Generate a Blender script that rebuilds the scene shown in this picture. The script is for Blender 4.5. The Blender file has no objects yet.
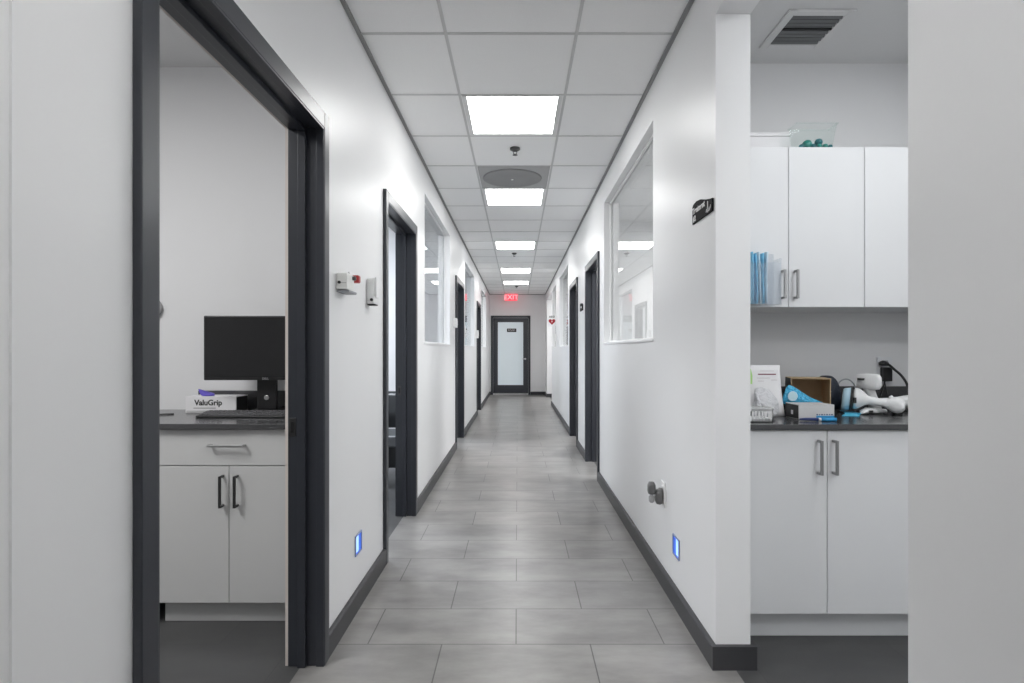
import bpy, bmesh, math, random
from mathutils import Vector, Matrix
random.seed(7)
PI = math.pi
C = bpy.context.scene.collection
F, EYE, VX, VY = 547.0, 1.19, 517.5, 350.0     # focal length (px), eye height (m), vanishing point
def X(px, Y): return (px-VX)*Y/F
def Z(py, Y): return EYE-(py-VY)*Y/F

# ------------------------------------------------------------ materials
def _new(name):
    m = bpy.data.materials.new(name); m.use_nodes = True
    nt = m.node_tree; b = nt.nodes['Principled BSDF']
    return m, nt, b
def mat(name, col, rough=.5, metal=0, spec=.5, noise=0, nscale=40, bump=0, bscale=200, coat=0):
    m, nt, b = _new(name)
    col = tuple(col)+(1,) if len(col) == 3 else col
    b.inputs['Roughness'].default_value = rough
    b.inputs['Metallic'].default_value = metal
    b.inputs['Specular IOR Level'].default_value = spec
    b.inputs['Coat Weight'].default_value = coat
    tc = nt.nodes.new('ShaderNodeTexCoord')
    n = nt.nodes.new('ShaderNodeTexNoise'); n.inputs['Scale'].default_value = nscale
    n.inputs['Detail'].default_value = 4
    nt.links.new(tc.outputs['Object'], n.inputs['Vector'])
    r = nt.nodes.new('ShaderNodeMix'); r.data_type = 'RGBA'
    r.inputs['A'].default_value = tuple(max(0, c*(1-noise)) for c in col[:3])+(1,)
    r.inputs['B'].default_value = tuple(min(1, c*(1+noise)) for c in col[:3])+(1,)
    nt.links.new(n.outputs['Fac'], r.inputs['Factor'])
    nt.links.new(r.outputs['Result'], b.inputs['Base Color'])
    if bump:
        n2 = nt.nodes.new('ShaderNodeTexNoise'); n2.inputs['Scale'].default_value = bscale
        nt.links.new(tc.outputs['Object'], n2.inputs['Vector'])
        bp = nt.nodes.new('ShaderNodeBump'); bp.inputs['Strength'].default_value = bump
        bp.inputs['Distance'].default_value = .002
        nt.links.new(n2.outputs['Fac'], bp.inputs['Height'])
        nt.links.new(bp.outputs['Normal'], b.inputs['Normal'])
    return m
def emit(name, col, s):
    m, nt, b = _new(name)
    b.inputs['Base Color'].default_value = tuple(min(1, c) for c in col)+(1,)
    b.inputs['Emission Color'].default_value = tuple(col)+(1,)
    b.inputs['Emission Strength'].default_value = s
    b.inputs['Roughness'].default_value = .5
    return m
def clear(name, tint=(1,1,1), ior=1.5, body=0.0, bodycol=(.9,.9,.9), rough=.0):
    m = bpy.data.materials.new(name); m.use_nodes = True
    nt = m.node_tree; nt.nodes.clear()
    out = nt.nodes.new('ShaderNodeOutputMaterial')
    tr = nt.nodes.new('ShaderNodeBsdfTransparent'); tr.inputs['Color'].default_value = tuple(tint)+(1,)
    gl = nt.nodes.new('ShaderNodeBsdfGlossy'); gl.inputs['Roughness'].default_value = rough
    fr = nt.nodes.new('ShaderNodeFresnel'); fr.inputs['IOR'].default_value = ior
    mx = nt.nodes.new('ShaderNodeMixShader')
    ge = nt.nodes.new('ShaderNodeNewGeometry'); mr = nt.nodes.new('ShaderNodeMapRange')
    mr.inputs['To Min'].default_value = ior; mr.inputs['To Max'].default_value = 1/ior     # same reflectance leaving the thin pane as entering it
    nt.links.new(ge.outputs['Backfacing'], mr.inputs['Value']); nt.links.new(mr.outputs[0], fr.inputs['IOR'])
    nt.links.new(fr.outputs[0], mx.inputs[0]); 
    last = tr.outputs[0]
    if body:
        df = nt.nodes.new('ShaderNodeBsdfDiffuse'); df.inputs['Color'].default_value = tuple(bodycol)+(1,)
        m2 = nt.nodes.new('ShaderNodeMixShader'); m2.inputs[0].default_value = body
        nt.links.new(tr.outputs[0], m2.inputs[1]); nt.links.new(df.outputs[0], m2.inputs[2]); last = m2.outputs[0]
    nt.links.new(last, mx.inputs[1]); nt.links.new(gl.outputs[0], mx.inputs[2])
    nt.links.new(mx.outputs[0], out.inputs['Surface'])
    return m
def tile_floor(name, base, rough, var=.25, mortar=.36):
    """12 x 24 inch concrete-look porcelain in running bond, long side across the corridor"""
    m, nt, b = _new(name)
    tc = nt.nodes.new('ShaderNodeTexCoord'); mp = nt.nodes.new('ShaderNodeMapping')
    mp.inputs['Location'].default_value = (.304+.002+6.1-.100, -2.212+.3022*20, 0)
    nt.links.new(tc.outputs['Object'], mp.inputs['Vector'])
    br = nt.nodes.new('ShaderNodeTexBrick')
    br.offset = .5; br.offset_frequency = 2; br.squash = 1
    for k, v in (('Scale', 1), ('Mortar Size', .0026), ('Mortar Smooth', .2), ('Bias', 0), ('Brick Width', .6), ('Row Height', .3022)):
        br.inputs[k].default_value = v
    br.inputs['Color1'].default_value = (.92,.92,.92,1); br.inputs['Color2'].default_value = (1.06,1.05,1.04,1)
    br.inputs['Mortar'].default_value = (mortar,)*3+(1,)
    nt.links.new(mp.outputs[0], br.inputs['Vector'])
    n = nt.nodes.new('ShaderNodeTexNoise'); n.inputs['Scale'].default_value = 3.2; n.inputs['Detail'].default_value = 8; n.inputs['Roughness'].default_value = .62
    mp2 = nt.nodes.new('ShaderNodeMapping'); mp2.inputs['Scale'].default_value = (.7, 1.7, 1)
    nt.links.new(tc.outputs['Object'], mp2.inputs['Vector']); nt.links.new(mp2.outputs[0], n.inputs['Vector'])
    cr = nt.nodes.new('ShaderNodeValToRGB')
    cr.color_ramp.elements[0].position = .3; cr.color_ramp.elements[1].position = .72
    cr.color_ramp.elements[0].color = tuple(c*(1-var) for c in base)+(1,)
    cr.color_ramp.elements[1].color = tuple(c*(1+var) for c in base)+(1,)
    nt.links.new(n.outputs['Fac'], cr.inputs[0])
    mx = nt.nodes.new('ShaderNodeMix'); mx.data_type = 'RGBA'; mx.blend_type = 'MULTIPLY'; mx.inputs['Factor'].default_value = 1
    nt.links.new(cr.outputs[0], mx.inputs['A']); nt.links.new(br.outputs['Color'], mx.inputs['B'])
    nt.links.new(mx.outputs['Result'], b.inputs['Base Color'])
    rr = nt.nodes.new('ShaderNodeMapRange'); rr.inputs['To Min'].default_value = rough-.015; rr.inputs['To Max'].default_value = rough+.04
    nt.links.new(n.outputs['Fac'], rr.inputs['Value']); nt.links.new(rr.outputs[0], b.inputs['Roughness'])
    bp = nt.nodes.new('ShaderNodeBump'); bp.inputs['Strength'].default_value = .35; bp.inputs['Distance'].default_value = .001; bp.invert = True
    nt.links.new(br.outputs['Fac'], bp.inputs['Height']); nt.links.new(bp.outputs[0], b.inputs['Normal'])
    return m

M = {}
M['wall'] = mat('wall paint', (.85,.85,.855), .38, spec=.42, noise=.012, nscale=3, bump=.06, bscale=90)
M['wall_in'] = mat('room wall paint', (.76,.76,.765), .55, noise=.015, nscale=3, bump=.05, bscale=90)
M['ceil_tile'] = mat('mineral fibre tile', (.95,.95,.95), .9, spec=.2, noise=.03, nscale=160, bump=.15, bscale=260)
M['grid'] = mat('ceiling grid', (.45,.45,.45), .5, noise=.02)
M['ceil_dry'] = mat('drywall ceiling', (.68,.68,.68), .8, noise=.01)
M['frame'] = mat('charcoal door frame', (.033,.036,.045), .33, spec=.5, noise=.08, nscale=18, bump=.05)
M['base'] = mat('charcoal baseboard', (.042,.042,.046), .42, noise=.06, nscale=20)
M['floor'] = tile_floor('corridor tile', (.262,.254,.246), .30, .30)
M['floor'].node_tree.nodes['Principled BSDF'].inputs['Specular IOR Level'].default_value = .7
M['floor_dark'] = tile_floor('room floor tile', (.078,.079,.080), .42, .18, .8)
M['white_lam'] = mat('white laminate', (.77,.775,.785), .38, noise=.01, nscale=8)
M['grey_lam'] = mat('light grey laminate', (.58,.58,.575), .4, noise=.015, nscale=8)
M['worktop'] = mat('grey worktop', (.07,.07,.073), .16, noise=.1, nscale=90)
M['white_pl'] = mat('white plastic', (.88,.88,.88), .28, noise=.01)
M['cream_pl'] = mat('cream plastic', (.86,.86,.83), .4, noise=.02)
M['black_pl'] = mat('black plastic', (.012,.012,.013), .35, noise=.05)
M['screen'] = mat('monitor screen', (.020,.020,.021), .22, noise=.02)
M['dark_metal'] = mat('dark nickel', (.10,.10,.10), .3, metal=.9, noise=.03)
M['mid_metal'] = mat('satin nickel', (.34,.34,.34), .35, metal=.9, noise=.03)
M['nickel'] = mat('brushed nickel', (.55,.55,.55), .3, metal=1, noise=.05)
M['steel'] = mat('steel', (.7,.7,.7), .25, metal=1)
M['light'] = emit('light diffuser', (1,1,.985), 12.8)
M['light_frame'] = mat('light frame', (.8,.8,.8), .4)
M['vent_dark'] = mat('vent inside', (.03,.03,.03), .8)
M['diff_grey'] = mat('air diffuser grey', (.42,.42,.42), .5, noise=.06, nscale=6)
M['diff_dark'] = mat('air diffuser face', (.27,.27,.27), .5, noise=.1, nscale=6)
M['slat'] = mat('vent slat', (.17,.175,.18), .5)
M['glass'] = clear('window glass', (.965,.975,.975))
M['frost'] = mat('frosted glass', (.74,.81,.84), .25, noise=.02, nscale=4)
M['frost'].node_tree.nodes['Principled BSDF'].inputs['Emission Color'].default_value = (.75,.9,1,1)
M['frost'].node_tree.nodes['Principled BSDF'].inputs['Emission Strength'].default_value = .11   # glow added to the pane, standing in for light from behind
M['cream_edge'] = mat('bare wall edge', (.70,.64,.60), .6)
M['card'] = mat('cardboard', (.46,.33,.20), .8, noise=.15, nscale=30)
M['paper'] = mat('white paper', (.80,.79,.80), .55, noise=.03, nscale=15)
M['crumple'] = mat('crumpled film', (.66,.66,.68), .2, noise=.12, nscale=60, bump=1.0, bscale=60)
M['blue_bag'] = mat('blue pouch', (.08,.46,.74), .2, noise=.30, nscale=70, bump=1.0, bscale=90)
M['blue_paper'] = mat('blue paper', (.10,.55,.80), .5, noise=.2, nscale=40)
M['mask_blue'] = mat('mask blue', (.20,.52,.74), .8, noise=.2, nscale=60)
M['mask_pale'] = mat('mask pale', (.58,.72,.80), .8, noise=.1, nscale=60)
M['pale_blue'] = mat('pale blue plastic', (.42,.60,.70), .35, noise=.04)
M['navy'] = mat('navy fabric', (.012,.018,.032), .5, noise=.5, nscale=60, bump=.6, bscale=60)
M['teal'] = mat('teal rubber', (.0,.14,.17), .35, noise=.3, nscale=40)
M['green_teal'] = mat('green rubber', (.0,.24,.20), .35, noise=.3, nscale=40)
M['purple'] = mat('violet nitrile', (.10,.07,.50), .4, noise=.3, nscale=50)
M['print_blue'] = mat('blue print', (.03,.30,.62), .5)
M['print_navy'] = mat('navy print', (.02,.04,.16), .5)
M['print_dark'] = mat('dark print', (.03,.03,.03), .6)
M['print_red'] = mat('maroon print', (.22,.03,.07), .6)
M['acrylic'] = clear('clear acrylic', (.97,.98,.99), 1.35, .05, (.8,.87,.95), .03)
M['tub'] = clear('clear tub', (.97,.985,.98), 1.12, .015, (.85,.95,.92), .03)
M['lime'] = mat('lime green card', (.45,.75,.25), .5)
M['red'] = mat('red plastic', (.42,.02,.02), .3)
M['heart'] = mat('sign red', (.36,.01,.02), .4)
M['sign_black'] = mat('sign black', (.010,.010,.011), .75, spec=.15)
M['white_print'] = mat('white print', (.8,.8,.8), .5)
M['sign_white'] = mat('sign white', (.85,.85,.85), .4)
M['plug'] = mat('dark grey plastic', (.14,.14,.14), .4, noise=.2, nscale=60)
M['blue_glow'] = emit('night light lens', (.32,.52,1.0), 1.25)
M['blue_deep'] = emit('night light recess', (.07,.18,.80), .45)
M['nl_frame'] = mat('night light plate', (.30,.36,.55), .3, metal=.3)
M['exit'] = emit('exit red', (1.0,.06,.09), .9)
M['exit_txt'] = emit('exit letters', (1.0,.36,.40), 1.0)
M['grey_seat'] = mat('grey vinyl', (.10,.105,.11), .4)
M['black_vinyl'] = mat('black vinyl', (.010,.012,.014), .35)
M['grey_plate'] = mat('grey outlet plate', (.33,.34,.36), .5)

for k_, d_ in (('blue_bag', .012), ('crumple', .010), ('navy', .008)):
    for n_ in M[k_].node_tree.nodes:
        if n_.type == 'BUMP': n_.inputs['Distance'].default_value = d_
# ------------------------------------------------------------ mesh helpers
def nb(): return bmesh.new()
def box(bm, x0, x1, y0, y1, z0, z1):
    x0, x1 = sorted((x0, x1)); y0, y1 = sorted((y0, y1)); z0, z1 = sorted((z0, z1))
    v = [bm.verts.new(p) for p in ((x0,y0,z0),(x1,y0,z0),(x1,y1,z0),(x0,y1,z0),(x0,y0,z1),(x1,y0,z1),(x1,y1,z1),(x0,y1,z1))]
    for f in ((3,2,1,0),(4,5,6,7),(0,1,5,4),(1,2,6,5),(2,3,7,6),(3,0,4,7)): bm.faces.new([v[i] for i in f])
    return v
def bxs(*bs):
    bm = nb()
    for b in bs: box(bm, *b)
    return bm
def xform(bm, m, verts=None):
    bmesh.ops.transform(bm, matrix=m, verts=verts or bm.verts[:])
def tube(bm, pts, r, n=10, caps=True):
    pts = [Vector(p) for p in pts]; rings = []
    rs = r if isinstance(r, (list, tuple)) else [r]*len(pts)
    up = Vector((0,0,1)); prev = None
    for i, p in enumerate(pts):
        t = (pts[min(i+1, len(pts)-1)]-pts[max(i-1, 0)]).normalized()
        if prev is None:
            a = t.cross(up)
            if a.length < 1e-3: a = t.cross(Vector((1,0,0)))
        else:
            a = prev-t*prev.dot(t)
        a.normalize(); prev = a; b = t.cross(a)
        rings.append([bm.verts.new(p+(a*math.cos(2*PI*k/n)+b*math.sin(2*PI*k/n))*rs[i]) for k in range(n)])
    for i in range(len(rings)-1):
        for k in range(n): bm.faces.new((rings[i][k], rings[i][(k+1)%n], rings[i+1][(k+1)%n], rings[i+1][k]))
    if caps:
        bm.faces.new(rings[0][::-1]); bm.faces.new(rings[-1])
def loft(bm, secs, n=20, e=2.6, jit=0):
    """secs: (centre, a-axis, b-axis) superellipse sections"""
    rings = []
    for c, a, b in secs:
        c, a, b = Vector(c), Vector(a), Vector(b); ring = []
        for k in range(n):
            t = 2*PI*k/n; ct, st = math.cos(t), math.sin(t)
            u = math.copysign(abs(ct)**(2/e), ct); w = math.copysign(abs(st)**(2/e), st)
            j = 1+random.uniform(-jit, jit)
            ring.append(bm.verts.new(c+a*u*j+b*w*j))
        rings.append(ring)
    for i in range(len(rings)-1):
        for k in range(n): bm.faces.new((rings[i][k], rings[i][(k+1)%n], rings[i+1][(k+1)%n], rings[i+1][k]))
    bm.faces.new(rings[0][::-1]); bm.faces.new(rings[-1])
def lathe(bm, prof, c=(0,0,0), axis='Z', n=24):
    rings = []
    for r, h in prof:
        ring = []
        for k in range(n):
            t = 2*PI*k/n; p = (r*math.cos(t), r*math.sin(t), h)
            if axis == 'X': p = (p[2], p[0], p[1])
            if axis == 'Y': p = (p[0], p[2], p[1])
            ring.append(bm.verts.new(Vector(p)+Vector(c)))
        rings.append(ring)
    for i in range(len(rings)-1):
        for k in range(n): bm.faces.new((rings[i][k], rings[i][(k+1)%n], rings[i+1][(k+1)%n], rings[i+1][k]))
    bm.faces.new(rings[0][::-1]); bm.faces.new(rings[-1])
def prism(bm, poly, mapf, d0, d1):
    """extrude a 2-D polygon: mapf(u, v, d) -> point"""
    a = [bm.verts.new(mapf(u, v, d0)) for u, v in poly]; b = [bm.verts.new(mapf(u, v, d1)) for u, v in poly]
    n = len(poly); bm.faces.new(a); bm.faces.new(b[::-1])
    for i in range(n): bm.faces.new((a[i], b[i], b[(i+1)%n], a[(i+1)%n]))
def obj(name, bm, m, parent=None, bevel=0, smooth=False, sub=0, seg=2):
    bmesh.ops.recalc_face_normals(bm, faces=bm.faces[:])
    me = bpy.data.meshes.new(name); bm.to_mesh(me); bm.free()
    o = bpy.data.objects.new(name, me); C.objects.link(o)
    me.materials.append(M[m] if isinstance(m, str) else m)
    if smooth:
        for p in me.polygons: p.use_smooth = True
    if bevel:
        b = o.modifiers.new('b', 'BEVEL'); b.width = bevel; b.segments = seg; b.limit_method = 'ANGLE'
    if sub:
        s = o.modifiers.new('s', 'SUBSURF'); s.levels = sub; s.render_levels = sub
    if parent:
        o.parent = parent; o.matrix_parent_inverse = Matrix.Translation(-parent.location)
    return o
def tag(o, label, cat, group=None):
    o['label'] = label; o['category'] = cat
    if group: o['group'] = group
    return o
def thing(name, label, cat, loc=(0,0,0), group=None):
    o = bpy.data.objects.new(name, None); C.objects.link(o); o.location = loc; o.empty_display_size = .05
    return tag(o, label, cat, group)
def struct(name, bm, m, parent=None, label=None, **k):
    o = obj(name, bm, m, parent, **k)
    if parent is None: o['kind'] = 'structure'
    if label: o['label'] = label; 
    return o
def sroot(name, loc, label, cat):
    o = bpy.data.objects.new(name, None); C.objects.link(o); o.location = loc; o['kind'] = 'structure'
    o['label'] = label; o['category'] = cat; o.empty_display_size = .05
    return o
def slabel(o, label, cat):
    o['label'] = label; o['category'] = cat; return o
def text(name, s, size, m, parent, mtx, extrude=.0004, spacing=1.0, bold=False):
    cu = bpy.data.curves.new(name, 'FONT'); cu.body = s; cu.size = size; cu.extrude = extrude
    cu.align_x = 'CENTER'; cu.align_y = 'CENTER'; cu.space_character = spacing
    if bold: cu.offset = size*.03
    t = bpy.data.objects.new(name+'_src', cu); C.objects.link(t)
    bpy.context.view_layer.update()
    dg = bpy.context.evaluated_depsgraph_get()
    me = bpy.data.meshes.new_from_object(t.evaluated_get(dg))
    bpy.data.objects.remove(t); bpy.data.curves.remove(cu)
    me.transform(mtx); me.materials.clear(); me.materials.append(M[m])
    o = bpy.data.objects.new(name, me); C.objects.link(o)
    if parent: o.parent = parent; o.matrix_parent_inverse = Matrix.Translation(-parent.location)
    return o
def facing(loc, right, up=(0,0,1)):
    """matrix placing text: x along right, y along up"""
    r = Vector(right).normalized(); u = Vector(up).normalized(); n = r.cross(u)
    m = Matrix((r, u, n)).transposed().to_4x4(); m.translation = Vector(loc); return m

# ------------------------------------------------------------ shell dimensions
XL, XR = -.745, .742          # corridor faces of the walls
XLI, XRI = -.875, .872        # room faces
ZC = 2.667                    # ceiling
YE = 14.5                     # end wall
YB = -3.4                     # behind the camera
ZS, ZW = 1.25, 2.45           # interior window sill / head
ZD = 2.025                    # clear door height
doorsL = [(1.107, 2.06), (3.08, 3.92), (6.59, 7.42), (10.01, 10.86)]
winsL = [(4.387, 6.01), (7.76, 9.41), (11.26, 12.86)]
doorsR = [(4.99, 5.83), (6.76, 7.58)]
winsR = [(2.995, 4.69), (8.04, 9.66), (10.54, 11.66)]
TJ = .004                     # the jamb lining stands this proud of the masonry opening

def wall_with(x0, x1, y0, y1, doors, wins, opens):
    bm = nb(); cuts = []
    for a, b in doors: cuts.append((a-.02, b+.02, [(ZD+.02, ZC)]))
    for a, b in wins: cuts.append((a, b, [(0, ZS), (ZW, ZC)]))
    for a, b, t in opens: cuts.append((a, b, [(t, ZC)]))
    cuts.sort(); y = y0
    for a, b, zz in cuts:
        box(bm, x0, x1, y, a, 0, ZC)
        for z0, z1 in zz: box(bm, x0, x1, a, b, z0, z1)
        y = b
    box(bm, x0, x1, y, y1, 0, ZC)
    bmesh.ops.remove_doubles(bm, verts=bm.verts[:], dist=1e-5)
    return bm
wl = wall_with(XLI, XL, .806, YE, doorsL, winsL, [])
box(wl, XLI, XL-.005, YB, .806, 0, ZC)
slabel(struct('wall_left', wl, 'wall'), 'white painted corridor wall with four doorways and three glazed openings, the side with the monitor room', 'wall')
wr = wall_with(XR, XRI, YB, YE, doorsR, winsR, [(1.039, 2.048, 2.448), (11.85, 13.8, 2.45)])
slabel(struct('wall_right', wr, 'wall'), 'white painted corridor wall with the wide opening to the supply alcove', 'wall')
slabel(struct('wall_end', bxs((-3.2, 3.2, YE, YE+.12, 0, ZC)), 'wall'), 'light grey wall closing the far end of the corridor', 'wall')
slabel(struct('wall_back', bxs((-3.2, 3.2, YB-.12, YB, 0, ZC)), 'wall'), 'white wall at the near end of the corridor', 'wall')

# floors
slabel(struct('floor', bxs((XLI+.06, 2.9 if False else XRI-.06, YB, YE, -.05, 0)), 'floor'), 'grey concrete-look rectangular floor tiles laid in running bond along the corridor', 'floor')
slabel(struct('floor_left', bxs((-3.2, XLI+.06, YB, YE, -.05, 0)), 'floor_dark'), 'dark grey floor in the room with the monitor', 'floor')
slabel(struct('floor_right', bxs((XRI-.06, 3.2, YB, YE, -.05, 0)), 'floor_dark'), 'dark grey floor in the supply alcove', 'floor')

# ceilings
cgx = [-.335, .275]; Y0C = 2.552; TP = .61
slabel(struct('ceiling', bxs((XL, XR, YB, YE, ZC, ZC+.04)), 'ceil_tile'), 'suspended ceiling of pale square tiles running down the corridor', 'ceiling')
ceil = bpy.data.objects['ceiling']
g = nb(); tw = .0075; th = .003
for x in cgx: box(g, x-tw, x+tw, YB, YE, ZC-th, ZC)
k = -8
while Y0C+k*TP < YE:
    y = Y0C+k*TP
    if y > YB+.05: box(g, XL, XR, y-tw, y+tw, ZC-th*.9, ZC)
    k += 1
struct('ceiling_grid', g, mat('t bar', (.62,.62,.62), .45, noise=.02), ceil)
struct('wall_angle', bxs((XL, XL+.018, YB, YE, ZC-.012, ZC), (XR-.018, XR, YB, YE, ZC-.012, ZC), (XL, XR, YE-.018, YE, ZC-.012, ZC)), mat('wall angle', (.26,.26,.26), .5), ceil, label='darker edge angle along the walls')
slabel(struct('ceiling_left', bxs((-3.2, XLI, YB, YE, ZC+.012, ZC+.05)), 'ceil_dry'), 'smooth ceiling of the room with the monitor', 'ceiling')
slabel(struct('ceiling_right', bxs((XRI, 3.2, YB, YE, ZC, ZC+.04)), 'ceil_dry'), 'smooth ceiling over the supply alcove', 'ceiling')

# room partitions
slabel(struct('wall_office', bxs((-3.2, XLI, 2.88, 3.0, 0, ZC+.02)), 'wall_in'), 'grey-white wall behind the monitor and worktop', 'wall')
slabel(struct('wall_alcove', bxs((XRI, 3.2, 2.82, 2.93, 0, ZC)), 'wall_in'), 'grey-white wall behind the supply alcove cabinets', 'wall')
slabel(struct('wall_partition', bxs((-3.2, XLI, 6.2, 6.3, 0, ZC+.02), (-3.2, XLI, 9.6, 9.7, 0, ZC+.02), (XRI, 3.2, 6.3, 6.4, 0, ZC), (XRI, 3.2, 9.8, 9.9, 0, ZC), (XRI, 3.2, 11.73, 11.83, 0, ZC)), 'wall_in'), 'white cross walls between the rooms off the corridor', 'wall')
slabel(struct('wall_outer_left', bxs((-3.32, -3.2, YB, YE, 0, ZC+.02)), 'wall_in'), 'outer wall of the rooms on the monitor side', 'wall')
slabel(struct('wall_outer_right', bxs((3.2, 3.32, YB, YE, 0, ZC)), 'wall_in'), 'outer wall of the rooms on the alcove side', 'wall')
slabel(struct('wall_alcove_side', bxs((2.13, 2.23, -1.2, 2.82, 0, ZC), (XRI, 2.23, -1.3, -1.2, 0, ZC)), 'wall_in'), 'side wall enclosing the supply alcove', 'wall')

# baseboards (0.09 high, 18 mm thick, top edge chamfered)
BH, BT = .088, .018
def bb_seg(bm, side, y0, y1):
    xw = XL if side < 0 else XR; s = 1 if side < 0 else -1
    prism(bm, [(0,0),(BT,0),(BT,BH-.006),(BT-.006,BH),(0,BH)], lambda u, v, d: (xw+s*u, d, v), y0, y1)
bm = nb()
for a, b in ((YB, 1.057), (2.112, 3.03), (3.97, 6.54), (7.47, 9.96), (10.91, YE)): bb_seg(bm, -1, a, b)
slabel(struct('baseboard_left', bm, 'base'), 'charcoal baseboard along the wall on the monitor room side', 'baseboard')
bm = nb()
for a, b in ((YB, 1.039), (2.048, 4.94), (5.88, 6.71), (7.63, 11.85), (13.8, YE)): bb_seg(bm, 1, a, b)
box(bm, XR-BT, XRI+BT, 2.048-BT, 2.048, 0, BH)           # return across the end of the wall
box(bm, XRI, XRI+BT, 2.048, 2.26, 0, BH)
box(bm, XR-BT, XRI+BT, 13.8-BT, 13.8, 0, BH); box(bm, XR-BT, XRI, 11.85, 11.85+BT, 0, BH); box(bm, XR-BT, XRI, 1.039, 1.039+BT, 0, BH)
slabel(struct('baseboard_right', bm, 'base'), 'charcoal baseboard along the wall on the supply alcove side', 'baseboard')
slabel(struct('baseboard_end', bxs((.345, XR, YE-BT, YE, 0, BH), (XL, -.708, YE-BT, YE, 0, BH)), 'base'), 'charcoal baseboard beside the door at the corridor end', 'baseboard')
slabel(struct('baseboard_office', bxs((XLI-BT, XLI, 2.13, 2.36, 0, BH)), 'base'), 'short charcoal baseboard beside the doorway of the monitor room', 'baseboard')

# ------------------------------------------------------------ door frames
CT = .0195; CW = .05
def door_frame(n, side, a, b, label, strike=False):
    xw = XL if side < 0 else XR; s = 1 if side < 0 else -1      # s points into the corridor
    xb = xw-s*.118                                              # back edge of the lining
    root = sroot('door_%d' % n, (xw, (a+b)/2, 0), label, 'door frame')
    def bx(bm, u0, u1, y0, y1, z0, z1): box(bm, xw+s*u0, xw+s*u1, y0, y1, z0, z1)
    for (y0, y1) in ((a-CW, a), (b, b+CW)):
        bm = nb(); bx(bm, 0, CT, y0, y1, 0, ZD+CW+.01)
        obj('casing', bm, 'frame', root, bevel=.0025)
    bm = nb(); bx(bm, 0, CT, a, b, ZD, ZD+CW+.01); obj('head_casing', bm, 'frame', root, bevel=.0025)
    # stepped lining: outer lip, rebate, stop, inner face
    D = .118
    def jamb(yin, d):
        bm = nb()
        for (u0, u1, t) in ((CT-.002, -.012, .006), (-.012, -.050, .0), (-.050, -.078, .016), (-.078, -D, .004)):
            bx(bm, u0, u1, yin-d*.02, yin+d*t, 0, ZD+.018)
        return bm
    obj('jamb', jamb(a, 1), 'frame', root, bevel=.0015)
    obj('jamb', jamb(b, -1), 'frame', root, bevel=.0015)
    bm = nb()
    for (u0, u1, t) in ((CT-.002, -.012, .006), (-.012, -.050, .0), (-.050, -.078, .016), (-.078, -D, .004)):
        bx(bm, u0, u1, a, b, ZD-t, ZD+.02)
    obj('head_jamb', bm, 'frame', root, bevel=.0015)
    bm = nb(); bx(bm, -D, -.13, a-.02, a-.001, 0, ZD+.018); bx(bm, -D, -.13, b+.001, b+.02, 0, ZD+.018); bx(bm, -D, -.13, a-.02, b+.02, ZD+.001, ZD+.02)
    obj('rear_edge', bm, 'cream_edge' if n == 1 else 'frame', root)
    if n == 1: root.children[-1]['label'] = 'unpainted pale rear edge'
    if strike:
        bm = nb(); bx(bm, -.088, -.112, b-.0065, b-.0035, .865, .935)
        sp = obj('strike_plate', bm, 'dark_metal', root, bevel=.001)
        bm = nb(); bx(bm, -.094, -.106, b-.0085, b-.0062, .880, .920)
        obj('latch_slot', bm, 'black_pl', sp)
    return root
door_frame(1, -1, *doorsL[0], 'wide charcoal door frame around the room with the black monitor', True)
door_frame(2, -1, *doorsL[1], 'charcoal door frame after the red button, next beyond the monitor room', True)
door_frame(3, -1, *doorsL[2], 'charcoal door frame between the first and second glazed openings on the monitor room side')
door_frame(4, -1, *doorsL[3], 'smallest charcoal door frame on the monitor room side, nearest the end wall')
door_frame(5, 1, *doorsR[0], 'charcoal door frame just past the largest glazed opening on the alcove side')
door_frame(6, 1, *doorsR[1], 'charcoal door frame on the alcove side beyond the small black sign')
# door closers / open leaves folded back inside rooms five and six keep those doorways dark-framed
for n, side, a, b in ((5, 1, *doorsR[0]), (6, 1, *doorsR[1]), (3, -1, *doorsL[2]), (4, -1, *doorsL[3])):
    pass

# ------------------------------------------------------------ interior windows
def window(n, side, a, b, label):
    xw, xi = (XL, XLI) if side < 0 else (XR, XRI)
    s = 1 if side < 0 else -1; xm = (xw+xi)/2
    root = sroot('window_%d' % n, (xm, (a+b)/2, ZS), label, 'window')
    e = .0008
    obj('glass_pane', bxs((xm-.003, xm+.003, a+.004, b-.004, ZS+.004, ZW-.004)), 'glass', root)
    for sg in (-1, 1):
        x0, x1 = xm+sg*.004, xm+sg*.02
        bm = bxs((x0, x1, a+e, a+.014, ZS+e, ZW-e), (x0, x1, b-.014, b-e, ZS+e, ZW-e), (x0, x1, a+.014, b-.014, ZS+e, ZS+.014), (x0, x1, a+.014, b-.014, ZW-.014, ZW-e))
        obj('glazing_stop', bm, 'white_pl', root, bevel=.002)
    obj('window_sill', bxs((xw-s*.01, xw+s*.006, a-.012, b+.012, ZS-.012, ZS+e*2)), 'wall', root, bevel=.002)
    return root
window(1, -1, *winsL[0], 'large glazed opening on the monitor room side, between its second and third doors')
window(2, -1, *winsL[1], 'narrow-looking glazed opening on the monitor room side, between its third and fourth doors')
window(3, -1, *winsL[2], 'glazed opening on the monitor room side nearest the end wall')
window(4, 1, *winsR[0], 'largest glazed opening, beside the supply alcove, reflecting a ceiling light')
window(5, 1, *winsR[1], 'glazed opening on the alcove side beyond its second door frame')
window(6, 1, *winsR[2], 'farthest glazed opening on the alcove side, by the red heart sign')

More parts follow.
